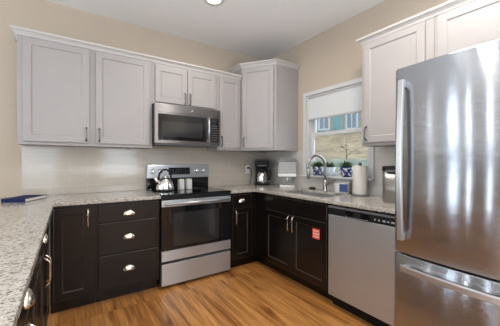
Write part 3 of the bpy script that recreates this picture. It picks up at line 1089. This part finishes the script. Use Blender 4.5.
# ------------------------------------------------------------------ ceiling lamps
def can_light(x, y, label, power):
    t = thing('recessed_light', label, 'ceiling light', (x, y, CZ), 0, 'recessed ceiling lights')
    b = lathe(new(), [(0.095, -0.001), (0.095, -0.006), (0.07, -0.008), (0.066, -0.003)]); obj('trim_ring', b, 'trim', t)
    b = lathe(new(), [(0, -0.003), (0.066, -0.003)]); obj('lens', b, 'lamp_glow', t)
    d = bpy.data.lights.new('lamp', 'AREA'); d.shape = 'DISK'; d.size = 0.13; d.energy = power; d.color = (1.0, 0.93, 0.84); d.spread = math.radians(170)
    o = bpy.data.objects.new('lamp', d); COL.objects.link(o); o.parent = t; o.location = (0, 0, -0.012)
    return t


can_light(-1.344, -0.94, 'lit recessed ceiling light above the stove', 9)
can_light(-1.344, -2.6, 'recessed ceiling light over the aisle floor, out of the picture', 16)
can_light(-0.95, -2.45, 'added ceiling fill light in front of the fridge, out of view', 19)  # extra light added out of view to brighten the right side
can_light(-3.6, -3.6, 'recessed ceiling light over the open room beyond the peninsula', 6)

# ------------------------------------------------------------------ things on the stove
kt = thing('kettle', 'stainless steel kettle with black handle on the cooktop', 'kettle', (-1.612, -0.30, 0.9228), math.radians(100))
b = lathe(new(), [(0, 0.0), (0.095, 0.0), (0.103, 0.006), (0.104, 0.03), (0.098, 0.065), (0.082, 0.105), (0.058, 0.135), (0.038, 0.148), (0, 0.150)]); obj('body', b, 'chrome', kt)
b = lathe(new(), [(0.036, 0.146), (0.037, 0.152), (0.022, 0.160), (0.008, 0.163), (0.007, 0.170), (0.013, 0.178), (0.010, 0.187), (0, 0.189)]); obj('lid', b, 'chrome', kt)
b = tube(new(), [(0.0, 0.075, 0.085), (0.0, 0.105, 0.115), (0.0, 0.125, 0.150)], [0.024, 0.018, 0.013], 14); obj('spout', b, 'chrome', kt)
pts = []
for k in range(17):
    a = math.radians(-18 + 216 * k / 16)
    pts.append((0, 0.078 * math.cos(a), 0.150 + 0.085 * math.sin(a)))
b = tube(new(), pts, 0.0105, 10); obj('handle', b, 'black', kt)
kt.scale = (0.90, 0.90, 0.98)


def shaker(loc, label, rz):
    t = thing('canister', label, 'canister', loc, rz, 'pale canisters on the cooktop')
    b = lathe(new(), [(0, 0), (0.034, 0), (0.036, 0.003), (0.036, 0.118), (0.034, 0.121), (0, 0.121)], seg=32, sq=6); obj('body', b, 'cream_ceramic', t, bevel=0.002)
    b = lathe(new(), [(0.0, 0.1215), (0.034, 0.1215), (0.034, 0.129), (0.030, 0.132), (0, 0.132)], seg=32, sq=6); obj('lid', b, 'cream_ceramic', t)
    t.scale = (0.85, 0.85, 0.90)
    return t


shaker((-1.418, -0.255, 0.9225), 'pale grey square canister nearer the kettle', 0.25)
shaker((-1.330, -0.262, 0.9225), 'pale grey square canister farther from the kettle', 0.25)

# ------------------------------------------------------------------ things on the counters
bk = thing('book', 'navy blue hardcover book lying on the peninsula', 'book', (-2.775, -0.318, 0.9145), math.radians(-26.7))
b = new(); box(b, -0.085, 0.085, -0.135, 0.135, 0.0, 0.003); box(b, -0.085, 0.085, -0.135, 0.135, 0.025, 0.028); box(b, -0.085, 0.085, -0.138, -0.1345, 0.0, 0.028); obj('cover', b, 'blue', bk)
b = new(); box(b, -0.081, 0.081, -0.134, 0.131, 0.0035, 0.0245); obj('pages', b, 'page', bk)

cm = thing('coffee_maker', 'black drip coffee maker with steel carafe in the counter corner', 'coffee maker', (-0.205, -0.165, 0.9145), math.radians(-32))
b = new(); box(b, -0.10, 0.10, -0.13, 0.10, 0.0, 0.028, 0.008); obj('base', b, 'black', cm)
b = new(); box(b, -0.085, 0.085, 0.015, 0.10, 0.0285, 0.25, 0.01); obj('column', b, 'black', cm)
b = new(); box(b, -0.092, 0.092, -0.115, 0.10, 0.2505, 0.345, 0.014); hd = obj('brew_head', b, 'black', cm)
b = new(); box(b, -0.06, 0.06, -0.118, -0.113, 0.262, 0.282, 0.002); obj('nameplate', b, 'dark_grey', hd)
b = new(); box(b, -0.075, 0.075, -0.10, 0.085, 0.3455, 0.368, 0.008); obj('tank_lid', b, 'dark_grey', hd)
b = lathe(new(), [(0, 0.029), (0.066, 0.029), (0.070, 0.034), (0.072, 0.06), (0.070, 0.11), (0.060, 0.16), (0.050, 0.19), (0, 0.19)], 0, -0.058); cf = obj('carafe', b, 'chrome', cm)
b = lathe(new(), [(0.051, 0.1905), (0.052, 0.215), (0.040, 0.232), (0, 0.234)], 0, -0.058); obj('carafe_lid', b, 'black', cf)
b = tube(new(), [(0.048, -0.07, 0.205), (0.10, -0.085, 0.205), (0.115, -0.09, 0.17), (0.105, -0.088, 0.10), (0.085, -0.08, 0.075)], 0.010, 10); obj('carafe_handle', b, 'black', cf)

ou = thing('wall_outlet', 'white wall outlet beside the coffee maker', 'outlet', (-0.345, -0.0085, 1.13))
b = new(); box(b, -0.036, 0.036, -0.006, 0, -0.058, 0.058, 0.003); obj('plate', b, 'white_plastic', ou)
for zz in (-0.022, 0.022):
    b = new(); box(b, -0.016, 0.016, -0.008, -0.0055, zz - 0.014, zz + 0.014, 0.002); obj('socket', b, 'white_plastic', ou)
pc = thing('power_cord', 'black power cord plugged in beside the coffee maker', 'cord', (-0.345, -0.02, 1.152))
b = new(); box(b, -0.014, 0.014, -0.022, 0.003, -0.012, 0.012, 0.003); obj('plug', b, 'black', pc)
b = tube(new(), [(0, -0.012, 0), (0.020, -0.028, 0.0), (0.042, -0.026, -0.03), (0.045, -0.020, -0.10), (0.035, -0.016, -0.18), (0.025, -0.014, -0.23)], 0.0045, 8); obj('cable', b, 'black', pc)
ou2 = thing('wall_outlet', 'white wall outlet left of the clear drink dispenser', 'outlet', (-0.0085, -0.335, 1.15), R90)
b = new(); box(b, -0.036, 0.036, -0.006, 0, -0.058, 0.058, 0.003); obj('plate', b, 'white_plastic', ou2)
for zz in (-0.022, 0.022):
    b = new(); box(b, -0.016, 0.016, -0.008, -0.0055, zz - 0.014, zz + 0.014, 0.002); obj('socket', b, 'white_plastic', ou2)

wd = thing('dispenser', 'clear plastic drink dispenser standing left of the sink', 'dispenser', (-0.135, -0.63, 0.9145), math.radians(-42))
b = new(); box(b, -0.095, 0.095, -0.07, 0.07, 0.0, 0.022, 0.008); obj('base', b, 'white_plastic', wd)
b = new(); box(b, -0.075, 0.075, -0.05, 0.05, 0.0225, 0.135, 0.008); obj('stand', b, 'clear_plastic', wd)
b = new(); box(b, -0.115, 0.115, -0.08, 0.08, 0.1355, 0.175, 0.010); obj('lower_tray', b, 'white_plastic', wd)
b = new(); box(b, -0.113, 0.113, -0.078, 0.078, 0.1755, 0.325, 0.010); obj('tank', b, 'frosted_plastic', wd)
b = new(); box(b, -0.118, 0.118, -0.082, 0.082, 0.3255, 0.345, 0.006); box(b, -0.09, 0.09, -0.06, 0.06, 0.3445, 0.375, 0.008); obj('lid', b, 'clear_plastic', wd)
b = new(); tube(b, [(0, -0.051, 0.115), (0, -0.085, 0.115)], 0.009, 10); tube(b, [(0, -0.08, 0.115), (0, -0.083, 0.09)], 0.007, 10); obj('tap', b, 'white_plastic', wd)

tag(obj('scrubber', lathe(new(), [(0, 0), (0.035, 0.002), (0.043, 0.012), (0.036, 0.026), (0.018, 0.034), (0, 0.035)], seg=16), 'sponge', loc=(-0.115, -1.05, 0.9145)),
    'small dark scrubber on the counter behind the sink', 'scrubber')

pdx = thing('detergent_tub', 'clear lidded tub with blue print beside the faucet', 'tub', (-0.115, -1.475, 0.9145), math.radians(-60))
pdx.scale = (1, 1, 1.25)
b = lathe(new(), [(0.0, 0.001), (0.066, 0.001), (0.072, 0.006), (0.078, 0.085), (0.080, 0.09)], seg=36, sq=5); obj('tub', b, 'white_plastic', pdx)
b = lathe(new(), [(0.082, 0.0905), (0.083, 0.102), (0.076, 0.112), (0.0, 0.116)], seg=36, sq=5); obj('lid', b, 'clear_plastic', pdx)
b = new(); box(b, -0.020, 0.062, -0.082, -0.079, 0.018, 0.080, 0.001); obj('blue_panel', b, 'podblue', pdx)

pt = thing('paper_towel', 'white paper towel roll upright on a dark stand', 'paper towel', (-0.135, -1.695, 0.9145))
b = lathe(new(), [(0, 0), (0.086, 0), (0.088, 0.004), (0.084, 0.012), (0.012, 0.014), (0, 0.014)], seg=36); obj('stand_base', b, 'dark_grey', pt)
b = lathe(new(), [(0.02, 0.0145), (0.067, 0.0145), (0.0685, 0.017), (0.0685, 0.287), (0.067, 0.29), (0.02, 0.29)], seg=40); obj('roll', b, 'paper', pt)
b = lathe(new(), [(0.008, 0.0145), (0.008, 0.300), (0.016, 0.304), (0.018, 0.315), (0.010, 0.324), (0, 0.325)], seg=18); obj('post', b, 'dark_grey', pt)

tb = thing('countertop_bin', 'small stainless bin with black top beside the fridge', 'bin', (-0.262, -2.115, 0.9145), math.radians(-90))
tb.scale = (1, 1, 1.28)
b = lathe(new(), [(0, 0.001), (0.080, 0.001), (0.083, 0.004), (0.083, 0.198), (0, 0.198)], seg=40, sq=6); obj('body', b, 'faucet', tb)
b = lathe(new(), [(0.085, 0.1985), (0.087, 0.203), (0.087, 0.222), (0.080, 0.230), (0, 0.231)], seg=40, sq=6); ld = obj('lid', b, 'black', tb)
b = new(); box(b, -0.04, 0.04, -0.094, -0.086, 0.192, 0.206, 0.002); obj('latch', b, 'dark_grey', ld)

# red magnet on the sink cabinet door (local frame of the sink cabinet)
mg = thing('magnet', 'red square magnet on the sink cabinet door beside the dishwasher', 'magnet', (-0.6315, -1.585, 0.588), R90)
b = new(); box(b, -0.045, 0.045, -0.003, 0, -0.047, 0.047, 0.0008); obj('sheet', b, 'red', mg)
b = new()
for zz, ws in ((0.026, (0.016, 0.020, 0.016)), (0.0, (0.012, 0.034, 0.012)), (-0.026, (0.020, 0.012, 0.020))):
    xx = -0.034
    for w_ in ws:
        box(b, xx, xx + w_, -0.0035, -0.0025, zz - 0.008, zz + 0.008)
        xx += w_ + 0.006
obj('faded_print', b, 'cream', mg)

# ------------------------------------------------------------------ pots on the sill
def pot(name, label, y, kind, r, h):
    t = thing(name, label, 'potted plant', (-0.022 + 0.02, y, WZ0 + 0.0015), rnd.uniform(0, 3), 'potted plants on the window sill')
    b = lathe(new(), [(0, 0), (r * 0.72, 0), (r * 0.78, 0.004), (r, h), (r * 0.9, h), (r * 0.86, h - 0.012), (0, h - 0.012)], seg=30)
    obj('pot', b, kind, t)
    b = lathe(new(), [(r * 0.86, h - 0.011), (0, h - 0.006)], seg=20); obj('soil', b, 'soil', t)
    return t


def leaf(bm, base, d, L, w, th=0.004):
    d = Vector(d).normalized()
    s = d.cross(Vector((0, 0, 1)))
    if s.length < 0.01:
        s = Vector((1, 0, 0))
    s.normalize()
    n = s.cross(d)
    p = Vector(base)
    rows = []
    for t, k in ((0, 0.3), (0.3, 0.9), (0.6, 1.0), (0.85, 0.55), (1.0, 0.05)):
        c = p + d * L * t - Vector((0, 0, 1)) * (0.12 * L * t * t)
        rows.append([bm.verts.new(c + s * w * k * a + n * th * k * q) for a, q in ((-1, 0), (0, -1), (1, 0), (0, 1))])
    for a, c in zip(rows, rows[1:]):
        for q in range(4):
            f = bm.faces.new((a[q], a[(q + 1) % 4], c[(q + 1) % 4], c[q])); f.smooth = True
    bm.faces.new(rows[0][::-1]); bm.faces.new(rows[-1])


def succulent(t, z0, n, L, spread=1.0):
    b = new()
    for k in range(n):
        a = k * 2.399
        el = 0.25 + 1.1 * (1 - k / n)
        leaf(b, (0.012 * math.cos(a), 0.012 * math.sin(a), z0), (math.cos(a) * math.cos(1.45 - el * 0.9) * spread, math.sin(a) * math.cos(1.45 - el * 0.9) * spread, math.sin(1.45 - el * 0.9)), L * rnd.uniform(0.75, 1.1), 0.013)
    obj('foliage', b, 'leaf', t)


p1 = pot('potted_plant', 'blue patterned pot with a low plant behind the faucet neck', -1.03, 'pot_blue', 0.064, 0.108)
succulent(p1, 0.10, 34, 0.11)
p2 = pot('potted_plant', 'plain pale grey-blue pot with low succulent in the middle of the sill', -1.205, 'pot_grey', 0.070, 0.105)
succulent(p2, 0.098, 36, 0.085)
p3 = pot('potted_plant', 'blue patterned pot whose plant has one tall thin stem', -1.440, 'pot_blue', 0.068, 0.112)
succulent(p3, 0.104, 30, 0.10)
b = new()
sp = [(0, 0, 0.09), (0.003, -0.004, 0.16), (0.002, 0.003, 0.22), (0, 0.0, 0.30), (0.004, 0.012, 0.335)]
tube(b, sp, [0.004, 0.0035, 0.003, 0.003, 0.002], 8)
tube(b, [(0, 0, 0.29), (0.0, 0.04, 0.315), (0.0, 0.075, 0.35)], [0.003, 0.0025, 0.002], 8)
tube(b, [(0.002, 0.003, 0.22), (0.0, -0.03, 0.245), (0, -0.05, 0.255)], [0.003, 0.002, 0.0015], 8)
p3.rotation_euler = (0, 0, 0)
obj('stalk', b, 'stem', p3)
b = new()
for base_, dd in (((0, 0.075, 0.35), (0, 0.6, 0.8)), ((0, 0.06, 0.335), (0.4, 0.5, -0.1)), ((0.004, 0.012, 0.335), (0, -0.2, 1)), ((0.004, 0.012, 0.32), (0.2, -0.9, 0.4)), ((0.0, 0.04, 0.315), (0, 0.2, 1)), ((0, -0.05, 0.255), (0, -0.8, 0.5)), ((0, 0, 0.29), (0, -0.8, 0.7))):
    leaf(b, base_, dd, 0.035, 0.007, 0.002)
obj('stalk_leaves', b, 'leaf', p3)

# ------------------------------------------------------------------ outside things
hs = thing('house', 'teal house with white trimmed windows on the hilltop', 'house', (22.0, 15.6, 4.2), math.radians(-52.3))
b = new(); box(b, -7, 7, 0, 6, 0, 3.4); obj('siding', b, 'siding', hs)
b = new()
v = [b.verts.new(p) for p in ((-7.4, -0.9, 3.35), (7.4, -0.9, 3.35), (7.4, 6.6, 3.35), (-7.4, 6.6, 3.35), (-7.4, 2.9, 5.4), (7.4, 2.9, 5.4))]
for q in ((0, 1, 5, 4), (2, 3, 4, 5), (1, 2, 5), (3, 0, 4), (0, 3, 2, 1)):
    b.faces.new([v[i] for i in q])
obj('roof', b, 'roof', hs)
for xx in (-4.7, -1.75, 1.15, 4.1):
    b = new(); box(b, xx - 0.66, xx + 0.66, -0.06, 0.01, 0.55, 2.55, 0.01); wf = obj('window', b, 'house_trim', hs)
    for sx in (-1, 1):
        b = new(); box(b, xx + sx * 0.25 - 0.2, xx + sx * 0.25 + 0.2, -0.08, -0.055, 0.75, 2.35); obj('pane', b, 'house_glass', wf)
for xx in (-5.6, -2.72, -0.95, 0.30, 1.98, 5.0):
    b = new(); box(b, xx - 0.11, xx + 0.11, -0.8, -0.58, -0.2, 3.3); obj('porch_post', b, 'brown_post', hs)
